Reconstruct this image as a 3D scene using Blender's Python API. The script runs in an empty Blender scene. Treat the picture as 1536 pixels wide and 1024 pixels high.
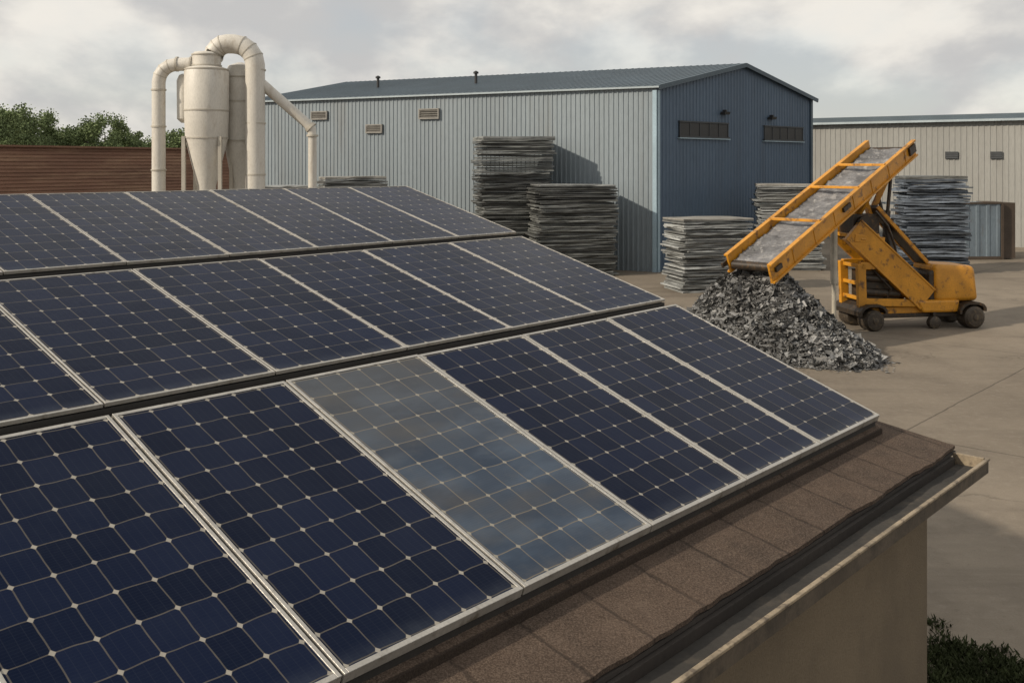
import bpy, math, random
from mathutils import Vector, Matrix, noise
random.seed(7)
R=random.random
def U(a,b): return a+(b-a)*random.random()
scene=bpy.context.scene
COL=scene.collection
scene.view_settings.view_transform='Standard'
scene.view_settings.look='None'
scene.view_settings.exposure=0
# ------------------------------------------------------------ materials
class NT:
    def __init__(s,name):
        s.m=bpy.data.materials.new(name); s.m.use_nodes=True
        s.t=s.m.node_tree; s.b=s.t.nodes['Principled BSDF']
    def n(s,typ,**kw):
        x=s.t.nodes.new(typ)
        for k,v in kw.items(): setattr(x,k,v)
        return x
    def l(s,a,b): s.t.links.new(a,b)
    def set(s,sock,v):
        if isinstance(v,bpy.types.NodeSocket): s.l(v,sock)
        else: sock.default_value=v
    def M(s,op,a,b=0.0,c=0.0):
        x=s.n('ShaderNodeMath',operation=op)
        s.set(x.inputs[0],a); s.set(x.inputs[1],b); s.set(x.inputs[2],c)
        return x.outputs[0]
    def mix(s,f,a,b,bt='MIX'):
        x=s.n('ShaderNodeMix',data_type='RGBA',blend_type=bt)
        s.set(x.inputs[0],f)
        for i,v in ((6,a),(7,b)):
            if isinstance(v,(tuple,list)): v=tuple(v)+((1,) if len(v)==3 else ())
            s.set(x.inputs[i],v)
        return x.outputs[2]
    def coord(s,kind='Object',scale=(1,1,1)):
        tc=s.n('ShaderNodeTexCoord'); mp=s.n('ShaderNodeMapping')
        s.l(tc.outputs[kind],mp.inputs[0]); mp.inputs['Scale'].default_value=scale
        return mp.outputs[0]
    def noise(s,vec,scale,detail=4,rough=.55):
        x=s.n('ShaderNodeTexNoise'); s.l(vec,x.inputs['Vector'])
        x.inputs['Scale'].default_value=scale; x.inputs['Detail'].default_value=detail
        x.inputs['Roughness'].default_value=rough
        return x.outputs[0]
    def ramp(s,f,lo,hi):
        x=s.n('ShaderNodeMapRange',interpolation_type='SMOOTHSTEP')
        s.set(x.inputs[0],f); x.inputs[1].default_value=lo; x.inputs[2].default_value=hi
        return x.outputs[0]
    def bump(s,h,strength=.3,dist=.02):
        x=s.n('ShaderNodeBump'); s.l(h,x.inputs['Height'])
        x.inputs['Strength'].default_value=strength; x.inputs['Distance'].default_value=dist
        s.l(x.outputs[0],s.b.inputs['Normal'])
def c3(c,k=1.0): return tuple(min(1,v*k) for v in c)
def gmat(name,base,rough=.6,metal=0.,var=.25,scale=1.2,fine=30,grime=None,gl=(.55,.75),vscale=(1,1,1),bump=.15,bd=.01,spec=.5,island=0):
    t=NT(name); co=t.coord('Object',vscale)
    n1=t.noise(co,scale,6,.6); n2=t.noise(co,fine,4,.6)
    c=t.mix(t.ramp(n1,.3,.7),c3(base,1-var),c3(base,1+var))
    c=t.mix(t.M('MULTIPLY',t.ramp(n2,.35,.75),.35),c,c3(base,.55))
    if island:
        g=t.n('ShaderNodeNewGeometry')
        k=t.M('ADD',t.M('MULTIPLY',g.outputs['Random Per Island'],island),1-island/2)
        cc=t.n('ShaderNodeCombineColor')
        for i in range(3): t.l(k,cc.inputs[i])
        c=t.mix(1.0,c,cc.outputs[0],'MULTIPLY')
    if grime:
        n3=t.noise(co,scale*2.7,8,.65)
        c=t.mix(t.ramp(n3,*gl),c,grime)
    t.l(c,t.b.inputs['Base Color'])
    t.l(t.M('ADD',t.M('MULTIPLY',n2,.25),rough-.12),t.b.inputs['Roughness'])
    t.b.inputs['Metallic'].default_value=metal
    t.b.inputs['Specular IOR Level'].default_value=spec
    if bump: t.bump(n2,bump,bd)
    return t.m

def panel_mat(name,painted_sky=False):
    t=NT(name)
    tc=t.n('ShaderNodeTexCoord'); sp=t.n('ShaderNodeSeparateXYZ'); t.l(tc.outputs['UV'],sp.inputs[0])
    co=t.coord('Object'); 
    oi=t.n('ShaderNodeObjectInfo')
    ad=t.n('ShaderNodeVectorMath',operation='ADD'); t.l(co,ad.inputs[0])
    cr=t.n('ShaderNodeCombineXYZ'); 
    for i in range(3): t.l(t.M('MULTIPLY',oi.outputs['Random'],37.0+i*11),cr.inputs[i])
    t.l(cr.outputs[0],ad.inputs[1]); co=ad.outputs[0]
    big=t.noise(co,2.2,5,.6); med=t.noise(co,9,6,.7); fine=t.noise(co,90,3,.6)
    wob=t.M('MULTIPLY',t.M('SUBTRACT',t.noise(co,5,2,.5),.5),.14)
    u=t.M('ADD',t.M('MULTIPLY',sp.outputs[0],6.0),t.M('MULTIPLY',wob,.5)); v=t.M('ADD',t.M('MULTIPLY',sp.outputs[1],10.0),wob)
    cu=t.M('ABSOLUTE',t.M('SUBTRACT',t.M('FRACT',u),.5)); cv=t.M('ABSOLUTE',t.M('SUBTRACT',t.M('FRACT',v),.5))
    gap=t.M('MAXIMUM',t.ramp(cu,.474,.488),t.ramp(cv,.478,.490))
    ch=t.ramp(t.M('ADD',cu,cv),.90,.925)
    cb=t.n('ShaderNodeCombineXYZ'); t.l(t.M('FLOOR',u),cb.inputs[0]); t.l(t.M('FLOOR',v),cb.inputs[1])
    t.l(oi.outputs['Random'],cb.inputs[2])
    wn=t.n('ShaderNodeTexWhiteNoise'); t.l(cb.outputs[0],wn.inputs[0])
    if painted_sky: ca,cb2=(.018,.032,.058),(.052,.070,.098)
    else: ca,cb2=(.0036,.0066,.0195),(.0080,.0130,.035)
    cell=t.mix(wn.outputs[0],ca,cb2)
    bar=t.M('ABSOLUTE',t.M('SUBTRACT',t.M('FRACT',t.M('MULTIPLY',u,4.0)),.5))
    cell=t.mix(t.M('MULTIPLY',t.ramp(bar,.44,.49),.15),cell,(.045,.052,.07))
    fg=t.M('ABSOLUTE',t.M('SUBTRACT',t.M('FRACT',t.M('MULTIPLY',v,12.0)),.5))
    cell=t.mix(t.M('MULTIPLY',t.ramp(fg,.3,.5),.25),cell,(.016,.023,.040))
    dust=t.M('MULTIPLY',t.ramp(t.M('ADD',t.M('MULTIPLY',big,.6),t.M('MULTIPLY',med,.4)),.40,.72),.04)
    edge=t.ramp(sp.outputs[1],.05,.0)
    dust=t.M('ADD',dust,t.M('MULTIPLY',edge,t.M('MULTIPLY',med,.3)))
    if painted_sky:  # cloud reflection painted as pale blue-grey blotches, with brown grime on top
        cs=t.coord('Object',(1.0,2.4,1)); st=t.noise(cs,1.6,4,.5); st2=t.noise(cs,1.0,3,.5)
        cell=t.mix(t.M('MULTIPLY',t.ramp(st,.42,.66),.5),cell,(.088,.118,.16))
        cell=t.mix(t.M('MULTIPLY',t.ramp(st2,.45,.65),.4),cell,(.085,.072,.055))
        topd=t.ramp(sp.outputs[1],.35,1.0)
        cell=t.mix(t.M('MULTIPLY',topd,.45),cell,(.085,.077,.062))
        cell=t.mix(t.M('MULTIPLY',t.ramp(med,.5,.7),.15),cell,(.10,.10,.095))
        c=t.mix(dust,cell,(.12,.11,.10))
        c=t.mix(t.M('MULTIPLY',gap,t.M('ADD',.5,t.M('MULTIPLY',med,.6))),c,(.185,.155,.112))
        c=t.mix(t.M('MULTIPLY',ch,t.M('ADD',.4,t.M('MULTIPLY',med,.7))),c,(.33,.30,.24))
    else:
        c=t.mix(dust,cell,(.09,.105,.13))
        c=t.mix(t.M('MULTIPLY',gap,t.M('ADD',.20,t.M('MULTIPLY',med,.75))),c,(.14,.125,.10))
        c=t.mix(t.M('MULTIPLY',ch,t.M('ADD',.35,t.M('MULTIPLY',med,.7))),c,(.42,.39,.33))
    t.l(c,t.b.inputs['Base Color'])
    r=t.M('ADD',t.M('MULTIPLY',med,.2),.08 if not painted_sky else .12)
    t.l(r,t.b.inputs['Roughness'])
    t.b.inputs['IOR'].default_value=1.135 if not painted_sky else 1.28
    t.b.inputs['Specular Tint'].default_value=(.60,.78,1,1)
    t.bump(t.M('ADD',t.M('MULTIPLY',big,1.0),t.M('MULTIPLY',fine,.03)),.18 if not painted_sky else .25,.014)
    return t.m

def shingle_mat():
    t=NT('shingle'); 
    tc=t.n('ShaderNodeTexCoord'); sp=t.n('ShaderNodeSeparateXYZ'); t.l(tc.outputs['UV'],sp.inputs[0])
    co=t.coord('Object')
    n1=t.noise(co,2.2,7,.65); n2=t.noise(co,110,4,.8); n3=t.noise(co,14,5,.65); n4=t.noise(co,5,6,.7)
    row=t.M('FLOOR',t.M('DIVIDE',sp.outputs[1],.60))
    uu=t.M('ADD',t.M('DIVIDE',sp.outputs[0],.42),t.M('MULTIPLY',row,.5))
    uu=t.M('ADD',uu,t.M('MULTIPLY',n3,.10)); uu=t.M('ADD',uu,t.M('MULTIPLY',sp.outputs[1],-.25))
    cb=t.n('ShaderNodeCombineXYZ'); t.l(t.M('FLOOR',uu),cb.inputs[0]); t.l(row,cb.inputs[1])
    wn=t.n('ShaderNodeTexWhiteNoise'); t.l(cb.outputs[0],wn.inputs[0])
    c=t.mix(wn.outputs[0],(.090,.063,.047),(.112,.079,.059))
    c=t.mix(t.ramp(n1,.35,.7),c,(.062,.045,.035))
    c=t.mix(t.M('MULTIPLY',t.ramp(n4,.45,.7),.5),c,(.14,.103,.079))
    c=t.mix(t.M('MULTIPLY',t.ramp(n2,.48,.60),.6),c,(.195,.148,.113))
    c=t.mix(t.M('MULTIPLY',t.ramp(n2,.48,.38),.55),c,(.032,.024,.019))
    fu=t.M('ABSOLUTE',t.M('SUBTRACT',t.M('FRACT',uu),.5)); fv=t.M('FRACT',t.M('DIVIDE',sp.outputs[1],.60))
    g=t.M('MAXIMUM',t.M('MULTIPLY',t.ramp(fu,.455,.497),t.M('ADD',.2,n1)),t.ramp(fv,.03,.01))
    c=t.mix(t.M('MULTIPLY',g,.72),c,(.022,.017,.014))
    t.l(c,t.b.inputs['Base Color']); t.b.inputs['Roughness'].default_value=.95
    t.b.inputs['Specular IOR Level'].default_value=.2
    h=t.M('SUBTRACT',t.M('ADD',t.M('MULTIPLY',n2,.5),t.M('MULTIPLY',n3,.7)),t.M('MULTIPLY',g,.5))
    t.bump(h,1.0,.016)
    return t.m

def ground_mat():
    t=NT('yard_concrete'); co=t.coord('Object')
    n1=t.noise(co,.09,6,.6); n2=t.noise(co,.6,8,.65); n3=t.noise(co,7,6,.7); n4=t.noise(co,60,3,.6)
    c=t.mix(t.ramp(n1,.35,.65),(.175,.147,.114),(.250,.212,.165))
    c=t.mix(t.M('MULTIPLY',t.ramp(n2,.42,.70),.5),c,(.125,.104,.082))
    c=t.mix(t.M('MULTIPLY',t.ramp(n3,.48,.72),.4),c,(.28,.245,.20))
    c=t.mix(t.M('MULTIPLY',t.ramp(n3,.42,.30),.35),c,(.11,.092,.073))
    c=t.mix(t.M('MULTIPLY',t.ramp(n4,.5,.7),.3),c,(.09,.075,.062))
    cs=t.coord('Object',(.15,1.6,1)); ns=t.noise(cs,.8,5,.6)
    c=t.mix(t.M('MULTIPLY',t.ramp(ns,.52,.70),.4),c,(.11,.092,.073))
    mp=t.n('ShaderNodeMapping'); tc=t.n('ShaderNodeTexCoord'); t.l(tc.outputs['Object'],mp.inputs[0])
    mp.inputs['Rotation'].default_value=(0,0,math.radians(-48)); mp.inputs['Location'].default_value=(1.3,.6,0)
    sp=t.n('ShaderNodeSeparateXYZ'); t.l(mp.outputs[0],sp.inputs[0])
    w=t.M('MULTIPLY',n2,.12)
    jx=t.M('ABSOLUTE',t.M('SUBTRACT',t.M('FRACT',t.M('DIVIDE',t.M('ADD',sp.outputs[0],w),9.0)),.5))
    jy=t.M('ABSOLUTE',t.M('SUBTRACT',t.M('FRACT',t.M('DIVIDE',t.M('ADD',sp.outputs[1],w),7.0)),.5))
    j=t.M('MAXIMUM',t.ramp(jx,.4975,.4988),t.ramp(jy,.4968,.4985))
    vo=t.n('ShaderNodeTexVoronoi',feature='DISTANCE_TO_EDGE'); vo.inputs['Scale'].default_value=.11
    dv=t.n('ShaderNodeVectorMath',operation='MULTIPLY_ADD'); 
    nn=t.n('ShaderNodeTexNoise'); t.l(co,nn.inputs['Vector']); nn.inputs['Scale'].default_value=.5; nn.inputs['Detail'].default_value=6
    t.l(nn.outputs[1],dv.inputs[0]); dv.inputs[1].default_value=(3,3,3); t.l(co,dv.inputs[2]); t.l(dv.outputs[0],vo.inputs['Vector'])
    crk=t.ramp(vo.outputs[0],.0035,.001)
    j=t.M('MAXIMUM',j,t.M('MULTIPLY',crk,.4))
    c=t.mix(t.M('MULTIPLY',j,.65),c,(.05,.042,.035))
    t.l(c,t.b.inputs['Base Color']); t.b.inputs['Roughness'].default_value=.9
    t.b.inputs['Specular IOR Level'].default_value=.25
    t.bump(t.M('ADD',t.M('MULTIPLY',n3,.5),t.M('MULTIPLY',n4,.3)),.5,.03)
    return t.m

MAT=dict(
 alu=gmat('aluminium_frame',(.45,.43,.39),.38,.45,.15,3,60,grime=(.17,.145,.11),gl=(.52,.74)),
 darkmetal=gmat('dark_rail',(.02,.018,.016),.7,.0,.2,3,40),
 back=gmat('panel_back',(.25,.25,.25),.6),
 glass=panel_mat('solar_cells'), skyrefl=panel_mat('sky_reflection_cells',True),  # second cell material carries a painted sky reflection
 shingle=shingle_mat(), ground=ground_mat(),
 trough=gmat('gutter_inside',(.040,.036,.031),.85,0,.3,2,30,grime=(.07,.058,.045),gl=(.5,.75)),
 rim=gmat('weathered_gutter_rim',(.27,.215,.145),.6,.0,.35,5,50,grime=(.08,.06,.042),gl=(.48,.68)),
 gfront=gmat('gutter_face',(.085,.067,.048),.7,.0,.25,3,50,grime=(.045,.036,.027),gl=(.45,.68)),
 stucco=gmat('tan_render_wall',(.170,.133,.088),.9,0,.12,.8,90,grime=(.125,.098,.067),gl=(.42,.80),vscale=(1,1,.8),bump=.6,bd=.012),
 soffit=gmat('dark_soffit',(.04,.033,.028),.85),
 longwall=gmat('grey_blue_sheet',(.225,.265,.292),.5,.15,.08,.35,20,grime=(.18,.195,.20),gl=(.5,.8),vscale=(1,1,.12),bump=.03),
 gable=gmat('shaded_blue_sheet',(.074,.115,.172),.5,.05,.12,.4,20,grime=(.06,.088,.128),gl=(.5,.8),vscale=(1,1,.12),bump=.03),  # much darker than the long wall: gable shade put into the paint
 roofblue=gmat('blue_roof_sheet',(.075,.105,.130),.55,.1,.15,.3,15,vscale=(1,1,1),bump=.03),
 trimblue=gmat('pale_blue_trim',(.32,.43,.50),.45,.1,.1,1,20,bump=0),
 trimwhite=gmat('pale_eave_trim',(.36,.42,.45),.5,0,.1,1,20,bump=0),
 dark=gmat('dark_opening',(.02,.02,.02),.5,0,.2,2,20,bump=0),
 louvre=gmat('vent_louvre',(.24,.23,.21),.6,.1,.15,3,30,bump=0),
 winframe=gmat('window_bar',(.05,.055,.06),.6,.1,.15,3,30,bump=0),
 beige=gmat('beige_sheet',(.285,.285,.268),.65,0,.08,.3,20,grime=(.225,.22,.205),gl=(.5,.8),vscale=(1,1,.12),bump=.03),
 container=gmat('blue_container',(.14,.175,.205),.6,.1,.25,.8,20,grime=(.12,.10,.085),gl=(.55,.8),vscale=(1,1,.3)),
 rust=gmat('rusty_brown_panel',(.075,.055,.04),.7,.1,.2,1,20),
 brown=gmat('brown_boards',(.205,.110,.072),.85,0,.25,.5,18,grime=(.29,.18,.115),gl=(.45,.75),vscale=(.25,.25,2.5)),
 cream=gmat('cream_painted_steel',(.60,.575,.52),.5,.0,.08,1.0,40,grime=(.34,.28,.21),gl=(.50,.80),vscale=(1,1,.3),bump=.05),
 creamd=gmat('cream_flange',(.45,.42,.36),.55,.1,.1,2,40),
 yellow=gmat('yellow_machine_paint',(.56,.25,.018),.42,.0,.16,1.6,25,grime=(.12,.06,.025),gl=(.53,.70),bump=.08),
 belt=gmat('worn_grey_belt',(.15,.15,.155),.7,0,.45,1.6,18,grime=(.30,.295,.29),gl=(.52,.66),bump=.6,bd=.04),
 black=gmat('black_greasy_steel',(.035,.026,.018),.5,.2,.3,4,30,grime=(.12,.065,.025),gl=(.5,.75)),
 rubber=gmat('worn_dark_rubber',(.05,.038,.027),.6,0,.3,5,40,grime=(.15,.11,.06),gl=(.5,.75)),
 steel=gmat('bare_steel',(.5,.46,.38),.45,.3,.2,3,30),
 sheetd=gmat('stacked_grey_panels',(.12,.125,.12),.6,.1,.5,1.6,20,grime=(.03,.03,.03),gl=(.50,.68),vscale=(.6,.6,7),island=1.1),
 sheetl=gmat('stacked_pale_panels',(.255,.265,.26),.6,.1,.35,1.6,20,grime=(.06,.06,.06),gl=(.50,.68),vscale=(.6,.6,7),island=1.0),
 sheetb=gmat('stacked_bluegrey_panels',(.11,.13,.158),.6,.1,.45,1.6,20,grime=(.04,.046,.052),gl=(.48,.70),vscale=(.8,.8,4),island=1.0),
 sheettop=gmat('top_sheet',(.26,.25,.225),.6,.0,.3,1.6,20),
 shard=gmat('shredded_panel_scrap',(.185,.185,.182),.55,.1,.35,1.2,20,island=1.1,bump=0),
 heapbase=gmat('scrap_core',(.07,.068,.065),.9,0,.4,6,20),
 bark=gmat('bark',(.09,.065,.045),.9),
 leafa=gmat('leaf_green',(.150,.195,.085),.7,0,.25,.6,3,island=.7,bump=0,spec=.2),
 weed=gmat('weed_green',(.034,.042,.018),.85,0,.4,2,8,island=.8,bump=0,spec=.1),
 hill=gmat('hazy_hill',(.16,.20,.21),1,0,.15,.02,.2,bump=0,spec=0),
)
# ------------------------------------------------------------ mesh builder
class MB:
    def __init__(s): s.v=[]; s.f=[]; s.uv=None
    def add(s,vs,fs):
        o=len(s.v); s.v+= [Vector(p) for p in vs]; s.f+=[tuple(i+o for i in f) for f in fs]; return s
    def hexa(s,p):
        return s.add(p,[(3,2,1,0),(4,5,6,7),(0,1,5,4),(1,2,6,5),(2,3,7,6),(3,0,4,7)])
    def box(s,c,ax,ay,az):
        c=Vector(c);ax=Vector(ax);ay=Vector(ay);az=Vector(az)
        return s.hexa([c-ax-ay-az,c+ax-ay-az,c+ax+ay-az,c-ax+ay-az,c-ax-ay+az,c+ax-ay+az,c+ax+ay+az,c-ax+ay+az])
    def abox(s,x0,x1,y0,y1,z0,z1):
        return s.hexa([(x0,y0,z0),(x1,y0,z0),(x1,y1,z0),(x0,y1,z0),(x0,y0,z1),(x1,y0,z1),(x1,y1,z1),(x0,y1,z1)])
    def beam(s,p0,p1,w,h,side=None):
        p0=Vector(p0);p1=Vector(p1);d=(p1-p0)
        if side is None:
            side=d.cross(Vector((0,0,1)))
            if side.length<1e-4: side=Vector((1,0,0))
        side=Vector(side).normalized(); up=side.cross(d).normalized()
        return s.box((p0+p1)/2,d/2,side*w/2,up*h/2)
    def tube(s,pts,r,n=20,cap=True):
        pts=[Vector(p) for p in pts]; rs=r if isinstance(r,(list,tuple)) else [r]*len(pts)
        t=(pts[1]-pts[0]).normalized(); a=t.orthogonal().normalized(); vs=[];fs=[]
        for i,p in enumerate(pts):
            if i==0: tt=(pts[1]-pts[0])
            elif i==len(pts)-1: tt=(pts[i]-pts[i-1])
            else: tt=(pts[i]-pts[i-1]).normalized()+(pts[i+1]-pts[i]).normalized()
            tt.normalize(); a=(a-tt*a.dot(tt)).normalized(); b=tt.cross(a)
            for k in range(n):
                an=2*math.pi*k/n; vs.append(p+(a*math.cos(an)+b*math.sin(an))*rs[i])
        for i in range(len(pts)-1):
            for k in range(n):
                k2=(k+1)%n; fs.append((i*n+k,i*n+k2,(i+1)*n+k2,(i+1)*n+k))
        if cap: fs.append(tuple(range(n-1,-1,-1))); fs.append(tuple((len(pts)-1)*n+k for k in range(n)))
        return s.add(vs,fs)
    def lathe(s,c,prof,n=36,axis=None):
        c=Vector(c); az=Vector(axis or (0,0,1)).normalized()
        a=az.orthogonal().normalized(); b=az.cross(a); vs=[];fs=[]
        for (r,z) in prof:
            for k in range(n):
                an=2*math.pi*k/n; vs.append(c+az*z+(a*math.cos(an)+b*math.sin(an))*r)
        for i in range(len(prof)-1):
            for k in range(n):
                k2=(k+1)%n; fs.append((i*n+k,i*n+k2,(i+1)*n+k2,(i+1)*n+k))
        fs.append(tuple(range(n-1,-1,-1))); fs.append(tuple((len(prof)-1)*n+k for k in range(n)))
        return s.add(vs,fs)
    def build(s,name,mat,parent=None,origin=None,smooth=False,bevel=0,kind=None,label=None,uvs=None):
        o=Vector(origin) if origin is not None else (Vector(parent['org']) if parent is not None else Vector((0,0,0)))
        me=bpy.data.meshes.new(name); me.from_pydata([tuple(p-o) for p in s.v],[],s.f)
        if uvs:
            ul=me.uv_layers.new(name='UVMap')
            for i,lp in enumerate(me.loops): ul.data[i].uv=uvs[lp.vertex_index]
        me.update(); me.materials.append(MAT[mat])
        if smooth:
            me.polygons.foreach_set('use_smooth',[True]*len(me.polygons))
            me.set_sharp_from_angle(angle=math.radians(35))
        ob=bpy.data.objects.new(name,me); COL.objects.link(ob)
        if parent is not None: ob.parent=parent
        else: ob.location=o
        ob['org']=tuple(o)
        if bevel:
            b=ob.modifiers.new('bevel','BEVEL'); b.width=bevel; b.segments=2; b.limit_method='ANGLE'
        if kind: ob['kind']=kind
        if label: ob['label']=label
        return ob
def thing(name,org,label,category,group=None):
    e=bpy.data.objects.new(name,None); e.empty_display_size=.3; COL.objects.link(e); e.location=org
    e['org']=tuple(org); e['label']=label; e['category']=category
    if group: e['group']=group
    return e
def tag(o,label,category,group=None):
    o['label']=label;o['category']=category
    if group:o['group']=group
# ------------------------------------------------------------ ground, hill
F=1500.;HY=245.;H=4.5
def P(px,d,z=None,py=None):
    x=(px-768)/F*d
    if py is not None: z=H+(HY-py)/F*d
    return Vector((x,d,z))
g=MB(); g.add([(-3000,-3000,0),(3000,-3000,0),(3000,3000,0),(-3000,3000,0)],[(0,1,2,3)])
go=g.build('ground','ground',kind='structure')
hb=MB(); n=60; vs=[];fs=[]
for i in range(n+1):
    x=-520+i*14.; z=9+5*math.sin(i*.35)+3*math.sin(i*.9+1)
    vs+=[(x,430,0),(x,460,max(2,z)),(x,560,0)]
for i in range(n):
    a=i*3; fs+=[(a,a+3,a+4,a+1),(a+1,a+4,a+5,a+2)]
hb.add(vs,fs); hb.build('hill','hill',kind='structure',smooth=True)
# ------------------------------------------------------------ our roof building
r=Vector((.664,.748,0)).normalized(); s=Vector((-r.y,r.x,0)); B0=Vector((2.68,7.28,0))
def Q(L,k,z): return B0+s*L+r*k+Vector((0,0,z))
house=thing('rendered_building',tuple(Q(2.4,-5,0)),'tan rendered building with brown shingle roof carrying solar panels','building')
KL=-12.
prof=[(-.02,2.575),(1.8,3.19),(3.5,3.70),(5.3,4.16)]
m=MB();uv=[]
def slab(m,uv,pts,k0,k1,th,lv0=0,nk=1,wob=0):
    vs=[];L=lv0;prev=None
    for pi,(l,z) in enumerate(pts):
        if prev: L+=math.hypot(l-prev[0],z-prev[1])
        prev=(l,z)
        for q in range(nk+1):
            k=k0+(k1-k0)*q/nk
            dl=0;dzw=0
            if wob and pi==0:
                dl=wob*noise.noise(Vector((k*2.1,0,0)))+wob*.5*noise.noise(Vector((k*9,3,0))); dzw=wob*.3*noise.noise(Vector((k*4,9,0)))
            for dz in (0,-th):
                vs.append(Q(l+dl,k,z+dz+dzw)); uv.append((k+20,L))
    fs=[];n=len(pts); W2=(nk+1)*2
    for i in range(n-1):
        for q in range(nk):
            a=i*W2+q*2;b=a+W2
            fs+=[(a,a+2,b+2,b),(a+1,b+1,b+3,a+3)]
        a=i*W2;b=a+W2; fs.append((a,b,b+1,a+1)); a+=nk*2;b+=nk*2; fs.append((a,a+1,b+1,b))
    for q in range(nk):
        fs+=[(q*2,q*2+1,q*2+3,q*2+2)]; a=(n-1)*W2+q*2; fs.append((a,a+2,a+3,a+1))
    m.add(vs,fs)
slab(m,uv,prof,KL,-.01,.05)
roof=m.build('roof','shingle',house,uvs=uv)
m=MB();uv=[]
slab(m,uv,[(5.303,4.155),(10.2,2.55)],KL,-.01,.05); m.build('rear_roof','shingle',house,uvs=uv)
m=MB();uv=[]
slab(m,uv,[(-.455,2.478),(.16,2.565)],KL,.25,.022,.03,nk=300,wob=.022)
sk=m.build('eave_shingle','shingle',house,uvs=uv)
m=MB();uv=[]
slab(m,uv,[(-.452,2.446),(.1,2.53)],KL,.235,.02,.1)
m.build('underlay_board','soffit',house)
m=MB()
m.beam(Q(5.3,KL,4.19),Q(5.3,0,4.19),.24,.05); m.build('ridge_cap','darkmetal',house)
m=MB()
def wallbox(m,l0,l1,k0,k1,z0,z1): m.hexa([Q(l0,k0,z0),Q(l0,k1,z0),Q(l1,k1,z0),Q(l1,k0,z0),Q(l0,k0,z1),Q(l0,k1,z1),Q(l1,k1,z1),Q(l1,k0,z1)])
wallbox(m,-.42,9.6,KL+.4,-.25,0,2.38)
m.add([Q(-.2,-.254,2.38),Q(9.6,-.254,2.38),Q(9.6,-.254,2.6),Q(5.3,-.254,4.05),Q(1.8,-.254,3.08),Q(-.2,-.254,2.4)],[(0,1,2,3,4,5)])
m.build('wall','stucco',house)
m=MB(); wallbox(m,-.475,-.424,KL,.15,2.28,2.42); m.build('fascia','soffit',house)
gut=MB()
wallbox(gut,-.67,-.478,KL,.19,2.355,2.37)
gut.build('gutter','trough',house)
gm=MB()
wallbox(gm,-.685,-.672,KL,.195,2.345,2.428)
gm.build('gutter_front','gfront',house)
gm=MB()
wallbox(gm,-.695,-.668,KL,.205,2.43,2.445); gm.build('gutter_rim','rim',house,bevel=.004)
gm=MB()
wallbox(gm,-.66,-.45,.18,.205,2.345,2.445); gm.build('gutter_end','rim',house,bevel=.005)
# ------------------------------------------------------------ panels
def panel_meshes(w,l,f,th,tagn):
    m=MB()
    m.abox(0,f,0,l,-th,0); m.abox(w-f,w,0,l,-th,0); m.abox(f,w-f,0,f*1.3,-th,0); m.abox(f,w-f,l-f*1.2,l,-th,0)
    fm=bpy.data.meshes.new('frame'+tagn); fm.from_pydata([tuple(v) for v in m.v],[],m.f); fm.materials.append(MAT['alu'])
    gmsh={}
    for key in ('glass','skyrefl'):
        x=bpy.data.meshes.new('glass'+tagn+key)
        x.from_pydata([(f,f,-.004),(w-f,f,-.004),(w-f,l-f,-.004),(f,l-f,-.004)],[],[(0,1,2,3)])
        ul=x.uv_layers.new(name='UVMap'); mu=.012; mv=.008
        for i,c in enumerate([(-mu,-mv),(1+mu,-mv),(1+mu,1+mv),(-mu,1+mv)]): ul.data[i].uv=c
        x.materials.append(MAT[key]); gmsh[key]=x
    b=bpy.data.meshes.new('back'+tagn); b.from_pydata([(f,f,-.012),(w-f,f,-.012),(w-f,l-f,-.012),(f,l-f,-.012)],[],[(3,2,1,0)]); b.materials.append(MAT['back'])
    return fm,gmsh,b
rows=[((0,2.67),(1.735,3.315),.989,9,.045,.018,0),((1.84,3.345),(3.455,3.80),.985,9,.022,.011,0),((3.545,3.84),(5.105,4.262),.79,11,.022,.009,.02)]
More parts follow.
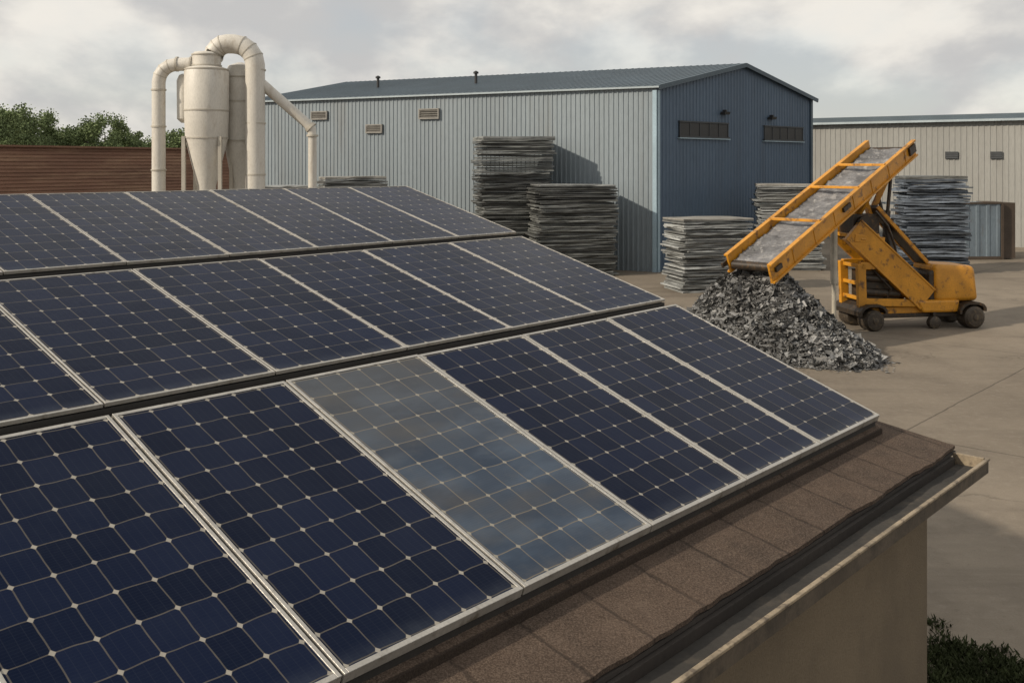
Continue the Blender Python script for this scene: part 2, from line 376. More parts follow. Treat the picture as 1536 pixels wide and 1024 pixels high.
for ri,((l0,z0),(l1,z1),pitch,cnt,th,fw,ko) in enumerate(rows):
    ln=math.hypot(l1-l0,z1-z0); w=pitch-(.012,.009,.008)[ri]
    fm,gs,bk=panel_meshes(w,ln,fw,th,'_row')
    up=(s*(l1-l0)+Vector((0,0,z1-z0))).normalized(); nrm=r.cross(up).normalized()
    for c in range(cnt):
        k=-(c+1)*pitch+.006+ko
        refl=(ri==0 and c==3)
        org=Q(l0,k,z0)
        e=thing('solar_panel',tuple(org),('solar panel with grey-blue cloud reflection painted over grimy cells on the shingle roof' if refl else
           ['dark navy solar panel with silver frame above the shingle eave','dark blue solar panel with silver frame in middle roof row','narrow dark blue solar panel with silver frame below the ridge'][ri]),'solar panel','solar panels on the roof')
        jit=Matrix.Rotation(U(-.0022,.0022),3,'X')@Matrix.Rotation(U(-.003,.003),3,'Y')@Matrix.Rotation(U(-.0012,.0012),3,'Z')
        rot=Matrix((r,up,nrm)).transposed()@jit
        e.rotation_euler=rot.to_euler()
        for nm,me in (('frame',fm),('cell_glass',gs['skyrefl' if refl else 'glass']),('backsheet',bk)):
            o=bpy.data.objects.new(nm,me); COL.objects.link(o); o.parent=e
            if nm=='frame':
                bv=o.modifiers.new('b','BEVEL'); bv.width=.0015; bv.segments=1
    for q,(fr) in enumerate((.03,.75)):
        ll=l0+(l1-l0)*fr; zz=z0+(z1-z0)*fr-th-.03
        m=MB(); m.beam(Q(ll,-cnt*pitch,zz),Q(ll,-.02,zz),.05,.05)
        o=m.build('mounting_rail','darkmetal',origin=Q(ll,-cnt*pitch,zz)); tag(o,'dark metal mounting rail under a row of solar panels','rail','panel mounting rails')  # mounting rails, coloured black so the space under the rows reads as shade
    if ri>0:  # black strip added to stand for the shade below the frame
        m=MB(); zz=z0-th-.028
        m.beam(Q(l0+.012,-cnt*pitch,zz),Q(l0+.012,-.01,zz),.02,.045)
        o=m.build('gap_shade_strip','darkmetal',origin=Q(l0,-cnt*pitch,zz)); tag(o,'black strip added as shade in the gap between panel rows','shade_strip','gap shade strips')
# ------------------------------------------------------------ warehouse
C0=Vector((5.99,41.4,0)); C1=Vector((15.,50.1,0)); C2=Vector((-13.6,51.7,0)); C3=C2+(C1-C0)
EZ=7.67; RZ=8.98
def ribwall(m,p0,p1,nrm,ztop,pitch=.22,dep=.035,z0=0.0):
    d=(p1-p0); L=d.length; d.normalize(); pts=[]; x=0
    while x<L:
        for fx,off in ((0,0),(.55,0),(.65,dep),(.9,dep),(1,0)):
            xx=x+fx*pitch
            if xx<=L and (not pts or xx>pts[-1][0]+1e-5): pts.append((xx,off))
        x+=pitch
    vs=[];fs=[]
    for xx,off in pts:
        q=p0+d*xx+nrm*off
        vs+=[q+Vector((0,0,z0)),q+Vector((0,0,ztop(xx/L)))]
    for i in range(len(pts)-1):
        a=2*i; fs.append((a,a+2,a+3,a+1))
    m.add(vs,fs)
wl=(C2-C0).normalized(); wn=Vector((wl.y,-wl.x,0)); 
if wn.y>0: wn=-wn
gd=(C1-C0).normalized(); gn=Vector((gd.y,-gd.x,0))
if gn.y>0: gn=-gn
wh=thing('warehouse',tuple((C0+C3)/2),'large grey-blue corrugated warehouse with gable end coloured dark blue for shade','warehouse')
m=MB(); ribwall(m,C2,C0,wn,lambda t:EZ,.22,.030); m.build('long_wall','longwall',wh)
m=MB(); ribwall(m,C1,C3,-wn,lambda t:EZ,.22,.030); m.build('rear_wall','longwall',wh)
gt=lambda t:EZ+(RZ-EZ)*(1-abs(2*t-1))
m=MB(); ribwall(m,C0,C1,gn,gt,.24,.025); m.build('gable_wall','gable',wh)
m=MB(); ribwall(m,C3,C2,-gn,gt,.24,.025); m.build('gable_wall','gable',wh)
mid0=(C0+C1)/2; mid1=(C2+C3)/2; Z=Vector((0,0,1))
ov=.2
for (a,b) in ((C0,C2),(C1,C3)):
    m=MB()
    e0=a-wl*ov; e1=b+wl*ov; rr0=mid0-wl*ov; rr1=mid1+wl*ov
    out=(a-mid0).normalized()*.14
    dz=-.14*(RZ-EZ)/((C1-C0).length/2)
    A=e0+out+Z*(EZ+.08+dz);Bq=e1+out+Z*(EZ+.08+dz);Cq=rr1+Z*(RZ+.08);D=rr0+Z*(RZ+.08)
    m.hexa([A-Z*.07,Bq-Z*.07,Cq-Z*.07,D-Z*.07,A,Bq,Cq,D])
    nseam=70
    for i in range(nseam+1):
        t=i/nseam; m.beam(A.lerp(Bq,t)+Z*.0,D.lerp(Cq,t)+Z*.0,.06,.03)
    m.build('roof_slope','roofblue',wh)
m=MB()
o2=(C0-mid0).normalized()*.18
m.beam(C0-wl*.22+o2+Z*(EZ-.02),C2+wl*.22+o2+Z*(EZ-.02),.08,.07); m.build('eave_trim','trimwhite',wh)
for a,b in ((C0+o2-wl*.23,mid0-wl*.23),(C1-o2-wl*.23,mid0-wl*.23)):
    m=MB()
    za=EZ+(-.18*(RZ-EZ)/((C1-C0).length/2)); m.beam(a+Z*(za-.0),b+Z*(RZ+.0),.06,.18)
    m.build('verge_trim','roofblue',wh)
m=MB()
m.box(C0+wn*.08+wl*.06+Z*(EZ-.15)/2,wl*.09,wn*.02,Z*(EZ-.15)/2)
m.box(C0+gn*.07+gd*.05+Z*(EZ-.15)/2,gd*.07,gn*.02,Z*(EZ-.15)/2)
m.build('corner_trim','trimblue',wh)
m=MB(); m.box(C1+gn*.06-gd*.08+Z*EZ/2,gd*.09,gn*.02,Z*EZ/2); m.build('corner_trim','roofblue',wh)
for t0,t1,z0,z1 in ((17.0,18.0,6.65,7.07),(13.72,14.67,5.94,6.36),(10.53,11.64,6.55,7.04)):
    c=C0+wl*(t0+t1)/2+wn*.08+Z*(z0+z1)/2; hw=(t1-t0)/2; hh=(z1-z0)/2
    m=MB()
    m.box(c+Z*(hh-.03),wl*hw,wn*.06,Z*.03); m.box(c-Z*(hh-.03),wl*hw,wn*.06,Z*.03)
    m.box(c+wl*(hw-.03),wl*.03,wn*.055,Z*(hh-.06)); m.box(c-wl*(hw-.03),wl*.03,wn*.055,Z*(hh-.06))
    for i in range(4):
        zz=-hh+.09+(2*hh-.16)*i/3.3; m.box(c+Z*zz,wl*(hw-.06),wn*.04+Z*-.02,Z*.018+wn*.01)
    vt=m.build('wall_vent','louvre',wh)
    m=MB(); m.box(c-wn*.03,wl*(hw-.05),wn*.01,Z*(hh-.05)); m.build('vent_opening','dark',vt)
for s0,s1,z0,z1 in ((.12,.406,5.63,6.28),(.647,.9225,5.60,6.25)):
    a=C0+(C1-C0)*s0;b=C0+(C1-C0)*s1; L=(b-a).length
    c=(a+b)/2+gn*.06+Z*(z0+z1)/2; hh=(z1-z0)/2
    m=MB(); m.box(c-gn*.0,gd*(L/2-.04),gn*.01,Z*(hh-.04)); wi=m.build('window','dark',wh)
    m=MB()
    m.box(c+Z*hh,gd*(L/2+.04),gn*.05,Z*.03); m.box(c-Z*hh,gd*(L/2+.06),gn*.07,Z*.035)
    for i in range(6):
        m.box(c+gd*(-L/2+L*i/5),gd*.02,gn*.03,Z*(hh-.035))
    m.build('window_frame','winframe',wi)
    m=MB(); m.box(c-Z*(hh+.06),gd*(L/2+.1),gn*.08,Z*.02); m.build('sill','trimblue',wi)
for sx,zz in ((.38,6.73),(.69,6.63)):
    c=C0+(C1-C0)*sx+gn*.15+Z*zz
    m=MB(); m.box(c,gd*.2,gn*.12,Z*.06+gn*.02); m.box(c+Z*.1-gn*.03,gd*.05,gn*.09,Z*.05); m.build('wall_lamp','dark',wh)
for q in (Vector((-6.9,51.5,8.25)),Vector((-1.76,48.8,8.25))):
    m=MB(); m.lathe(q,[(.07,0),(.07,.62),(.13,.62),(.13,.7),(.02,.76)],14); m.build('roof_vent_pipe','dark',wh,smooth=True)
# ------------------------------------------------------------ far beige building
D0=Vector((16.,61.5,0)); D1=Vector((33.5,49.2,0)); dd=(D1-D0).normalized(); dn=Vector((dd.y,-dd.x,0)); 
if dn.y>0: dn=-dn
fb=thing('beige_building',tuple((D0+D1)/2),'long beige corrugated industrial building with blue roof edge','building')
m=MB(); ribwall(m,D0,D1,dn,lambda t:6.85,.3,.025); 
m.add([D1,D1-dn*14,D1-dn*14+Z*6.85,D1+Z*6.85],[(0,1,2,3)]); m.build('wall','beige',fb)
m=MB(); A=D0+dn*.3+Z*6.85;Bq=D1+dn*.3+dd*.3+Z*6.85
m.hexa([A-dn*14,A,Bq,Bq-dn*14,A-dn*14+Z*.9,A+Z*.34,Bq+Z*.34,Bq-dn*14+Z*.9]); m.build('roof','roofblue',fb)
m=MB(); m.beam(A+dn*.05+Z*.0,Bq+dn*.05+Z*.0,.1,.12); m.build('eave_trim','trimwhite',fb)
for px,w in ((1428,.45),(1495,.4)):
    rho=(px-768)/F; t=(D0.x-rho*D0.y)/(rho*dd.y-dd.x); c=D0+dd*t+dn*.08; c.z=4.5+(245-233)/F*c.y
    m=MB()
    for i in range(4): m.box(c+Z*(-.15+.1*i),dd*w*.75,dn*.04,Z*.025)
    m.box(c,dd*w*.75,dn*.015,Z*.2)
    m.build('wall_vent','winframe',fb)
cc=thing('shipping_container',tuple(P(1420,47.5,0)),'faded blue corrugated container standing on the concrete yard','container')
a=P(1345,46.5,0); b=P(1503,46.8,0); cd=(b-a).normalized(); cn=Vector((cd.y,-cd.x,0)); 
if cn.y>0: cn=-cn
m=MB(); ribwall(m,a,b,cn,lambda t:2.6,.5,.025,.12); m.add([a-cn*2.3,b-cn*2.3,b,a],[(0,1,2,3)]); 
m.hexa([a-cn*2.3+Z*2.56,b-cn*2.3+Z*2.56,b-cn*.1+Z*2.56,a-cn*.1+Z*2.56,a-cn*2.3+Z*2.62,b-cn*2.3+Z*2.62,b-cn*.1+Z*2.62,a-cn*.1+Z*2.62])
m.build('body','container',cc)
m=MB(); m.beam(a+Z*2.64,b+Z*2.64,.12,.08); m.beam(a+Z*.08,b+Z*.08,.12,.14); m.box(b+Z*1.3,cd*.05,cn*.08,Z*1.3); m.box(a+Z*1.3,cd*.05,cn*.08,Z*1.3)
m.box(b-cn*1.2+cd*.35+Z*1.35,cd*.35,cn*1.1,Z*1.3)
m.build('frame','rust',cc)
# ------------------------------------------------------------ brown slatted building left
b0=Vector((-20.2,24.6,0)); b1=Vector((-10.9,42.4,0)); bd=(b1-b0).normalized(); bn=Vector((bd.y,-bd.x,0))
bb=thing('brown_boarded_building',tuple((b0+b1)/2),'low building clad in reddish brown horizontal boards','building')
m=MB(); z=0.
while z<5.0:
    m.hexa([b0+bn*.05+Z*z,b1+bn*.05+Z*z,b1-bn*.02+Z*z,b0-bn*.02+Z*z,b0+bn*.015+Z*(z+.118),b1+bn*.015+Z*(z+.118),b1-bn*.02+Z*(z+.118),b0-bn*.02+Z*(z+.118)]); z+=.12
m.build('boarding','brown',bb)
m=MB(); m.hexa([b0-bn*.03,b1-bn*.03,b1-bn*6,b0-bn*6,b0-bn*.03+Z*5.0,b1-bn*.03+Z*5.0,b1-bn*6+Z*5.0,b0-bn*6+Z*5.0]); m.build('wall','rust',bb)
m=MB(); m.beam(b0+bn*.05+Z*5.06,b1+bn*.05+Z*5.06,.2,.06); m.build('coping','brown',bb)
# ------------------------------------------------------------ cyclone dust collector
k=26/1500.
def cx(px): return (px-768)*k
def cz(py): return 4.5+(245-py)*k
cy=thing('cyclone_dust_collector',(cx(318),26,0),'tall cream steel cyclone dust collector with looping ducts','dust collector')
def ring1(c,rad,h,par): m=MB(); m.lathe(c,[(rad,-h/2),(rad,h/2)],32); m.build('flange','creamd',par,smooth=True)
m=MB(); X=cx(310)
m.lathe((X,26,0),[(.20,3.0),(.24,cz(278)),(31*k,cz(208)),(32.5*k,cz(166)),(32.5*k,cz(108)),(30*k,cz(103)),(21*k,cz(100)),(21*k,cz(82)),(18*k,cz(79)),(5*k,cz(77))],44)
body=m.build('cyclone_body','cream',cy,smooth=True)
for py,rr in ((207,32),(166,33.5),(105,32.5),(99,22.3),(83,22.3)): ring1((X,26,cz(py)),rr*k,.035,body)
m=MB(); X2=cx(349)
m.lathe((X2,26.75,0),[(.2,3.0),(.22,cz(278)),(25*k,cz(212)),(26*k,cz(150)),(26*k,cz(112)),(18*k,cz(95)),(5*k,cz(90))],40)
body2=m.build('secondary_cyclone','cream',cy,smooth=True)
for py in (210,150,113): ring1((X2,26.75,cz(py)),27*k,.035,body2)
m=MB(); m.lathe((cx(271),26.2,0),[(.05,cz(184)),(9*k,cz(178)),(9.5*k,cz(120)),(6*k,cz(112)),(2*k,cz(110))],24); m.tube([(cx(270),26.2,cz(150)),(cx(290),26.1,cz(150))],.07,12); m.build('side_tank','cream',cy,smooth=True)
def arc(c,rad,a0,a1,n,y=26):
    return [(c[0]+rad*math.cos(math.radians(a0+(a1-a0)*i/n)),y,c[1]+rad*math.sin(math.radians(a0+(a1-a0)*i/n))) for i in range(n+1)]
def joints(path,rad,par):
    for i in range(1,len(path)-1):
        p=Vector(path[i]); tt=(Vector(path[i+1])-Vector(path[i-1])).normalized()
        m=MB(); m.lathe(p,[(rad,-.012),(rad,.012)],28,tt); m.build('elbow_seam','creamd',par,smooth=True)
m=MB(); rr=.46; pc=(cx(238)+rr,cz(97)-rr)
ap=arc(pc,rr,180,90,4)
m.tube([(cx(238),26,0),(cx(238),26,cz(200))]+ap+[(cx(303),26,cz(96))],10*k,22)
du=m.build('inlet_duct','cream',cy,smooth=True)
joints(ap,10.3*k,du)
for q in (cz(255),cz(190),cz(135)): ring1((cx(238),26,q),11.2*k,.04,du)
for pxx,rd in ((266,11.3),(288,12)):
    m=MB(); m.lathe((cx(pxx),26,cz(96.5)),[(rd*k,-.025),(rd*k,.025)],24,(1,0,0)); m.build('flange','creamd',du,smooth=True)
m=MB(); rr=.55; pc=(cx(382)-rr,cz(66)-rr)
a1=arc(pc,rr,0,90,4,26.05); rl=.36; pc2=(cx(322)+rl*.9,cz(66)-rl)
a2=arc(pc2,rl,90,175,4,26.02)
m.tube([(cx(382),26.1,0)]+a1+a2+[(cx(321),26,cz(84))],14.5*k,24)
du=m.build('outlet_duct','cream',cy,smooth=True)
joints(a1,15*k,du); joints(a2,15*k,du)
for q in (cz(262),cz(185),cz(105)): ring1((cx(382),26.08,q),15.5*k,.04,du)
m=MB(); m.tube([(cx(385),26.1,cz(120)),(cx(455),26.4,cz(184)),(cx(463),26.4,cz(194)),(cx(464),26.4,cz(206)),(cx(464),26.4,0)],[8*k,7.5*k,7*k,6.5*k,6.5*k],18); du=m.build('branch_duct','cream',cy,smooth=True)
ring1((cx(464),26.4,cz(203)),9*k,.05,du)
m=MB(); m.lathe((cx(461),26.4,cz(190)),[(9*k,-.04),(9.5*k,.04)],20,(1,0,-1)); m.build('flange','creamd',du,smooth=True)
for dx,dy in ((-.5,-.3),(.45,-.35),(-.45,.5),(.5,.5)):
    m=MB(); m.beam((X+dx,26+dy,0),(X+dx,26+dy,cz(205)),.09,.09,(1,0,0)); m.build('support_leg','creamd',cy)
m=MB(); m.abox(X-.4,X+.4,25.72,26.4,1.6,3.0); m.build('collection_bin','creamd',cy,bevel=.03)
# ------------------------------------------------------------ stacks
def stack(px,d,w,dep,top,rot,mat,label,tk=.085,jit=.09,rough=0.):
    o=P(px,d,0); e=thing('panel_stack',tuple(o),label,'panel stack','stacks of scrap panels')
    m=MB(); z=0; tw=0; bx=by=0
    while z<top:
        t=U(.6,1.3)*tk; a=math.radians(rot)+U(-.045,.045)+U(-rough,rough)
        bx=bx*.9+U(-.03,.03); by=by*.9+U(-.03,.03)
        ax=Vector((math.cos(a),math.sin(a),0)); ay=Vector((-ax.y,ax.x,0))
        cx0=o+ax*(bx+U(-jit,jit)*.6)+ay*(by+U(-jit,jit)*.6)
        ww=w/2*U(.92,1.03); dp=dep/2*U(.93,1.03); N=6
        vs=[];fs=[]
        ph=U(0,6);am=U(.001,.009)+rough*.15; tilt=U(-.012,.012)
        for zz in (0,1):
            for j in range(3):
                for i in range(N+1):
                    u=-1+2*i/N; v=-1+j
                    ed=U(-.025,.025)
                    p=cx0+ax*(u*ww+(ed if abs(u)==1 else 0))+ay*(v*dp+(U(-.02,.02) if abs(v)==1 else 0))
                    vs.append(p+Z*(z+zz*t*.72+am*math.sin(u*3+ph+v)+tilt*u*ww))
        row=N+1; off=3*row
        for j in range(2):
            for i in range(N):
                q=j*row+i
                fs.append((q,q+row,q+row+1,q+1)); fs.append((off+q,off+q+1,off+q+row+1,off+q+row))
        for i in range(N):
            fs.append((i,i+1,off+i+1,off+i)); q=2*row+i; fs.append((q+1,q,off+q,off+q+1))
        for j in range(2):
            q=j*row; fs.append((q+row,q,off+q,off+q+row)); q=j*row+N; fs.append((q,q+row,off+q+row,off+q))
        last=(vs,fs)
        m.add(vs,fs); z+=t
        if z+tk>=top: break
    m.build('stacked_sheets',mat,e)
    vs=[p+Z*(t*.8) for p in last[0]]
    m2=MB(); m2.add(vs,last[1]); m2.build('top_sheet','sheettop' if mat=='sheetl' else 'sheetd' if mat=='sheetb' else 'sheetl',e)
stack(768,42.3,3.1,2.0,5.62,12,'sheetd','tall stack of dark grey scrap panels against the warehouse wall')
stack(858,40.6,3.3,1.9,3.62,10,'sheetd','medium stack of dark grey scrap panels beside the warehouse wall')
stack(1062,35.8,2.7,1.8,2.55,14,'sheetl','low stack of pale grey scrap panels near the warehouse corner',.08,.18,.03)
stack(1180,43,2.7,1.9,3.6,-8,'sheetl','stack of light grey scrap panels before the shaded blue gable')
stack(1393,41.8,2.6,1.9,3.95,-6,'sheetb','stack of blue-grey scrap panels behind the yellow conveyor',.12,.2,.08)
stack(528,40,2.5,1.9,4.0,18,'sheetl','stack of grey scrap panels with pale top by the long wall')
stack(432,33,1.7,1.4,3.82,8,'sheetd','small dark panel stack beside the dust collector duct')
# ------------------------------------------------------------ scrap heap
def hh(x,y):
    dx=x-6.0; dy=y-24.9; al=dx*.56-dy*.83; pe=dx*.83+dy*.56
    q=math.sqrt((al/(3.6 if al>0 else 2.6))**2+(pe/(1.95 if pe<0 else 1.9))**2+.002)
    v=2.55*(1-q)-.30*math.sin(min(1,q)*math.pi)*(.6)
    v+=.12*noise.noise(Vector((x*1.5,y*1.5,0)))+.08*noise.noise(Vector((x*4,y*4,3)))
    return v
m=MB(); N=90; x0,x1,y0,y1=3.2,9.6,20.6,28.6; vs=[];fs=[]
for j in range(N+1):
    for i in range(N+1):
        x=x0+(x1-x0)*i/N; y=y0+(y1-y0)*j/N; vs.append((x,y,max(-.05,hh(x,y)-.03)))
for j in range(N):
    for i in range(N):
        q=j*(N+1)+i; f=(q,q+1,q+N+2,q+N+1)
        if max(vs[t][2] for t in f)>-.04: fs.append(f)
m.add(vs,fs)
heap=thing('scrap_heap',(6.6,24.7,0),'grey heap of shredded solar panel scrap under the conveyor','scrap heap')
heap['kind']='stuff'
hc=m.build('heap_core','heapbase',heap)
m=MB(); c=0
while c<17000:
    x=U(x0-.2,x1+.3);y=U(y0,y1); h=hh(x,y)
    if h<-.3: continue
    if h<0 and R()<.8+.7*(-h): continue
    sz=U(.025,.08)*(1.8 if R()<.12 else 1)*( .6 if h<0.05 else 1); z=max(0.012,h)+U(-.02,.05)*(1 if h>.05 else .2)
    n1=Vector((U(-1,1),U(-1,1),U(-.7,.5))).normalized(); n2=n1.cross(Vector((U(-.7,.7),U(-.7,.7),U(.2,1)))).normalized()
    if h<.05: n1.z*=.2; n2.z*=.2
    p=Vector((x,y,z)); a=n1*sz; b=n2*sz*U(.35,1)
    th=n1.cross(n2)*U(.002,.008)
    m.add([p-a-b*U(.5,1),p+a*U(.6,1)-b,p+a+b*U(.4,1),p-a*U(.5,1)+b,p+th],[(0,1,2,3),(0,1,4),(2,3,4)]); c+=1
m.build('shredded_scrap','shard',heap,kind='stuff')
# ------------------------------------------------------------ yellow mobile conveyor
O=Vector((9.3,26.8,0)); ud=Vector((.985,.17,0)); vd=Vector((-.17,.985,0))
def W(u,v,z): return O+ud*u+vd*v+Z*z
mc=thing('mobile_conveyor',tuple(W(1.8,.9,0)),'yellow mobile conveyor machine feeding a grey scrap heap','conveyor machine')
L0=Vector((5.82,24.0,2.14)); U0=Vector((10.96,29.0,4.97)); cdv=(U0-L0).normalized(); side=Vector((cdv.y,-cdv.x,0)).normalized(); cup=side.cross(cdv).normalized()
if cup.z<0: cup=-cup
def CP(t,sd,up): return L0.lerp(U0,t)+side*sd*.93+cup*up
con=MB()
con.box(CP(.5,0,-.13),(U0-L0)/2*.99,side*.6,cup*.03)
con=con.build('conveyor','black',mc)
m=MB(); 
vs=[];fs=[];N=160
for i in range(N+1):
    t=.0+1.0*i/N
    for j in range(9):
        sdd=-.64+1.28*j/8; vs.append(CP(t,sdd,-.03+.05*abs(sdd/.64)**2-.02+.05*noise.noise(Vector((t*30,sdd*3,0)))+.04*noise.noise(Vector((t*90,sdd*11,0)))))
for i in range(N):
    for j in range(8): q=i*9+j; fs.append((q,q+1,q+10,q+9))
m.add(vs,fs); m.build('belt','belt',con)
for sg in (-1,1):
    m=MB(); x0b=-.015 if sg<0 else -.06
    m.beam(CP(x0b,.72*sg,-.05),CP(1.01,.72*sg,-.05),.06,.42,side)
    m.beam(CP(x0b,.75*sg,.17),CP(1.01,.75*sg,.17),.12,.05,side); m.beam(CP(x0b,.75*sg,-.27),CP(1.01,.75*sg,-.27),.12,.05,side)
    for i in range(7):
        t=.08+.14*i; m.beam(CP(t,.757*sg,-.24),CP(t,.757*sg,.14),.025,.06,side)
    m.build('side_beam','yellow',con,bevel=.008)
for t in (.27,.55,.76): 
    m=MB(); m.beam(CP(t,-.76,.18),CP(t,.76,.18),.11,.07); m.build('cross_bar','yellow',con,bevel=.008)
for t in (.0,1.0):
    m=MB(); m.tube([CP(t,-.66,-.12),CP(t,.66,-.12)],.11,18); m.build('end_roller','black',con,smooth=True)
for sg in (-1,1):
    for tt,hw in ((.975,.2),(-.02,.14),(.44,.2)):
        m=MB(); m.box(CP(tt,.79*sg,-.02),cdv*hw,side*.03,cup*(.12 if tt>.9 else .06)); m.build('bearing_block','black',con,bevel=.01)
for i in range(7):
    t=.1+.13*i; m=MB(); m.tube([CP(t,-.6,-.34),CP(t,.6,-.34)],.06,12); m.build('return_roller','black',con,smooth=True)
m=MB(); m.beam(CP(.35,-.4,-.36),CP(.95,-.4,-.36),.07,.1,side); m.beam(CP(.35,.4,-.36),CP(.95,.4,-.36),.07,.1,side)
for i in range(6):
    t=.37+.09*i; m.beam(CP(t,-.4,-.37),CP(t+.09,.4,-.37),.05,.05)
m.build('under_truss','black',con)
m=MB(); pb=Vector((8.58,26.65,0)); m.tube([pb,pb+Z*3.3],.06,14); pp=m.build('support_pole','steel',mc,smooth=True)
m=MB(); m.tube([pb+Z*1.3,pb+Z*3.2],.095,14); m.build('pole_sleeve','steel',pp,smooth=True)
m=MB(); m.lathe(pb,[(.2,0),(.2,.03),(.07,.06),(.07,.15)],18); m.build('base_plate','steel',pp,smooth=True)
VW=1.15
m=MB(); m.box(W(2.0,.62,.50),ud*1.5,vd*.42,Z*.10); 
ch=m.build('chassis','yellow',mc,bevel=.03)
m=MB(); m.box(W(1.9,.28,.36),ud*1.15,vd*.10,Z*.06); m.build('side_skirt','black',ch,bevel=.02)
for u in (.4,3.36):
    m=MB(); m.tube([W(u,-.02,.28),W(u,VW+.1,.28)],.07,12); m.build('axle','black',ch)
for u,v,WR in ((.40,.1,.28),(3.36,.1,.30),(.40,VW,.28),(3.36,VW,.30)):
    m=MB(); m.lathe(W(u,v,WR),[(.18,-.26),(.24,-.25),(WR,-.19),(WR,.19),(.24,.25),(.18,.26)],32,vd)
    for i in range(26):
        an=2*math.pi*i/26; dv=ud*math.cos(an)+Z*math.sin(an); tv=-ud*math.sin(an)+Z*math.cos(an)
        m.box(W(u,v,WR)+dv*(WR-.006),dv*.012,vd*.19,tv*.016)
    w=m.build('wheel','rubber',mc,smooth=True)
    m=MB(); m.lathe(W(u,v,WR),[(.05,-.29),(.08,-.28),(.09,-.235),(.16,-.24),(.175,-.265),(.175,.265),(.1,.25),(.05,.28)],24,vd); m.build('rim','rubber',w,smooth=True)
m=MB(); m.lathe(W(2.25,.1,.17),[(.12,-.10),(.165,-.08),(.165,.08),(.12,.10)],24,vd); w=m.build('roller_wheel','rubber',mc,smooth=True)
m=MB(); m.beam(W(2.25,.1,.17),W(2.25,.1,.5),.08,.1,ud); m.build('bracket','black',w)
def arch(u):
    m=MB(); pts=[(-.42,.40),(-.42,.52),(-.33,.64),(-.16,.71),(.16,.71),(.30,.66),(.38,.56),(.38,.46)]; inn=[(-.36,.40),(-.35,.49),(-.28,.58),(-.14,.65),(.14,.65),(.26,.60),(.32,.52),(.32,.46)]
    vs=[];fs=[];n=len(pts)
    for v in (-.10,VW+.2):
        for a in (pts,inn):
            for (x,z) in a: vs.append(W(u+x,v,z))
    for i in range(n-1):
        fs+=[(i,i+1,n+i+1,n+i),(2*n+i,3*n+i,3*n+i+1,2*n+i+1),(i,2*n+i,2*n+i+1,i+1),(n+i,n+i+1,3*n+i+1,3*n+i)]
    fs+=[(0,n,3*n,2*n),(n-1,3*n-1,4*n-1,2*n-1)]
    m.add(vs,fs); return m
for u in (.40,3.34): arch(u).build('wheel_cover','black' ,mc)
m=MB(); m.hexa([W(2.30,.05,.72),W(3.60,.05,.72),W(3.60,1.3,.72),W(2.30,1.3,.72),W(2.30,.1,1.76),W(3.52,.1,1.68),W(3.52,1.25,1.68),W(2.30,1.25,1.76)])
eh=m.build('engine_housing','yellow',mc,bevel=.14)
for md in eh.modifiers: md.segments=5
eh.data.polygons.foreach_set('use_smooth',[True]*len(eh.data.polygons))
m=MB(); m.hexa([W(2.16,.16,.66),W(2.4,.16,.66),W(2.4,1.2,.66),W(2.16,1.2,.66),W(2.16,.18,1.5),W(2.36,.18,1.6),W(2.36,1.2,1.6),W(2.16,1.2,1.5)]); m.build('housing_side_panel','black',mc,bevel=.05)
m=MB(); m.hexa([W(1.9,.02,.44),W(2.95,.02,.44),W(2.95,.3,.44),W(1.9,.3,.44),W(1.7,.02,.78),W(3.0,.02,.78),W(3.0,.3,.78),W(1.7,.3,.78)]); m.build('lower_cowl','yellow',mc,bevel=.06)
m=MB()
for v in (.14,VW-.05):
    m.beam(W(.16,v,.62),W(.12,v,1.80),.14,.24,vd)
    m.beam(W(.1,v,1.74),W(.75,v,1.74),.14,.20,vd)
    m.beam(W(.2,v,.76),W(1.9,v,.70),.14,.20,vd)
for z in (.85,1.25,1.72): m.beam(W(.14,.14,z),W(.14,VW-.05,z),.1,.1)
m.build('lower_frame','yellow',mc,bevel=.015)
m=MB(); m.box(W(.82,.62,1.2),ud*.5,vd*.36,Z*.38); m.tube([W(.3,.25,1.02),W(1.3,.25,.95)],.11,16); m.tube([W(.3,.24,1.40),W(1.1,.24,1.34)],.10,16)
m.tube([W(.9,.2,.8),W(1.0,.12,1.1),W(.7,.12,1.4),W(.5,.25,1.7)],.03,8)
m.build('hydraulic_unit','black',mc)
ta=W(-.12,.12,2.72); tb=W(2.05,.12,.80)
BW=1.0
bo=MB(); bo.beam(ta,tb,.14,.62,vd); bo.beam(ta+vd*BW,tb+vd*BW,.12,.58,vd)
dd2=(tb-ta).normalized(); up2=vd.cross(dd2).normalized(); 
if up2.z<0: up2=-up2
bo.beam(ta+up2*.33+vd*.02,tb+up2*.33+vd*.02,.22,.05,vd); bo.beam(ta+up2*.31+vd*BW,tb+up2*.31+vd*BW,.2,.05,vd)
bo.beam(ta-up2*.33+vd*.02,tb-up2*.33+vd*.02,.22,.05,vd)
for t in (.05,.5,.95): bo.beam(ta.lerp(tb,t)-up2*.1,ta.lerp(tb,t)-up2*.1+vd*BW,.1,.1)
boom=bo.build('feed_boom','yellow',mc,bevel=.012)
m=MB(); m.box(ta.lerp(tb,.5)+vd*.5+up2*.16,(tb-ta)/2*.97,vd*.43,up2*.03); m.build('feed_belt','black',boom)
bc=MB(); t2=W(.85,1.15,3.3); b2=W(2.35,1.15,1.75)
bc.beam(t2,b2,.1,.14,vd); bc.beam(t2-vd*.6,b2-vd*.6,.08,.10,vd)
bc.build('rear_boom','yellow',mc,bevel=.01)
m=MB(); m.box(t2.lerp(b2,.5)-vd*.3,(b2-t2)/2,vd*.27,up2*.05)
for i in range(9): m.beam(t2.lerp(b2,.06+.11*i)+up2*.1-vd*.57,t2.lerp(b2,.06+.11*i)+up2*.1-vd*.05,.05,.07)
m.build('rear_boom_chain','black',mc)
m=MB()
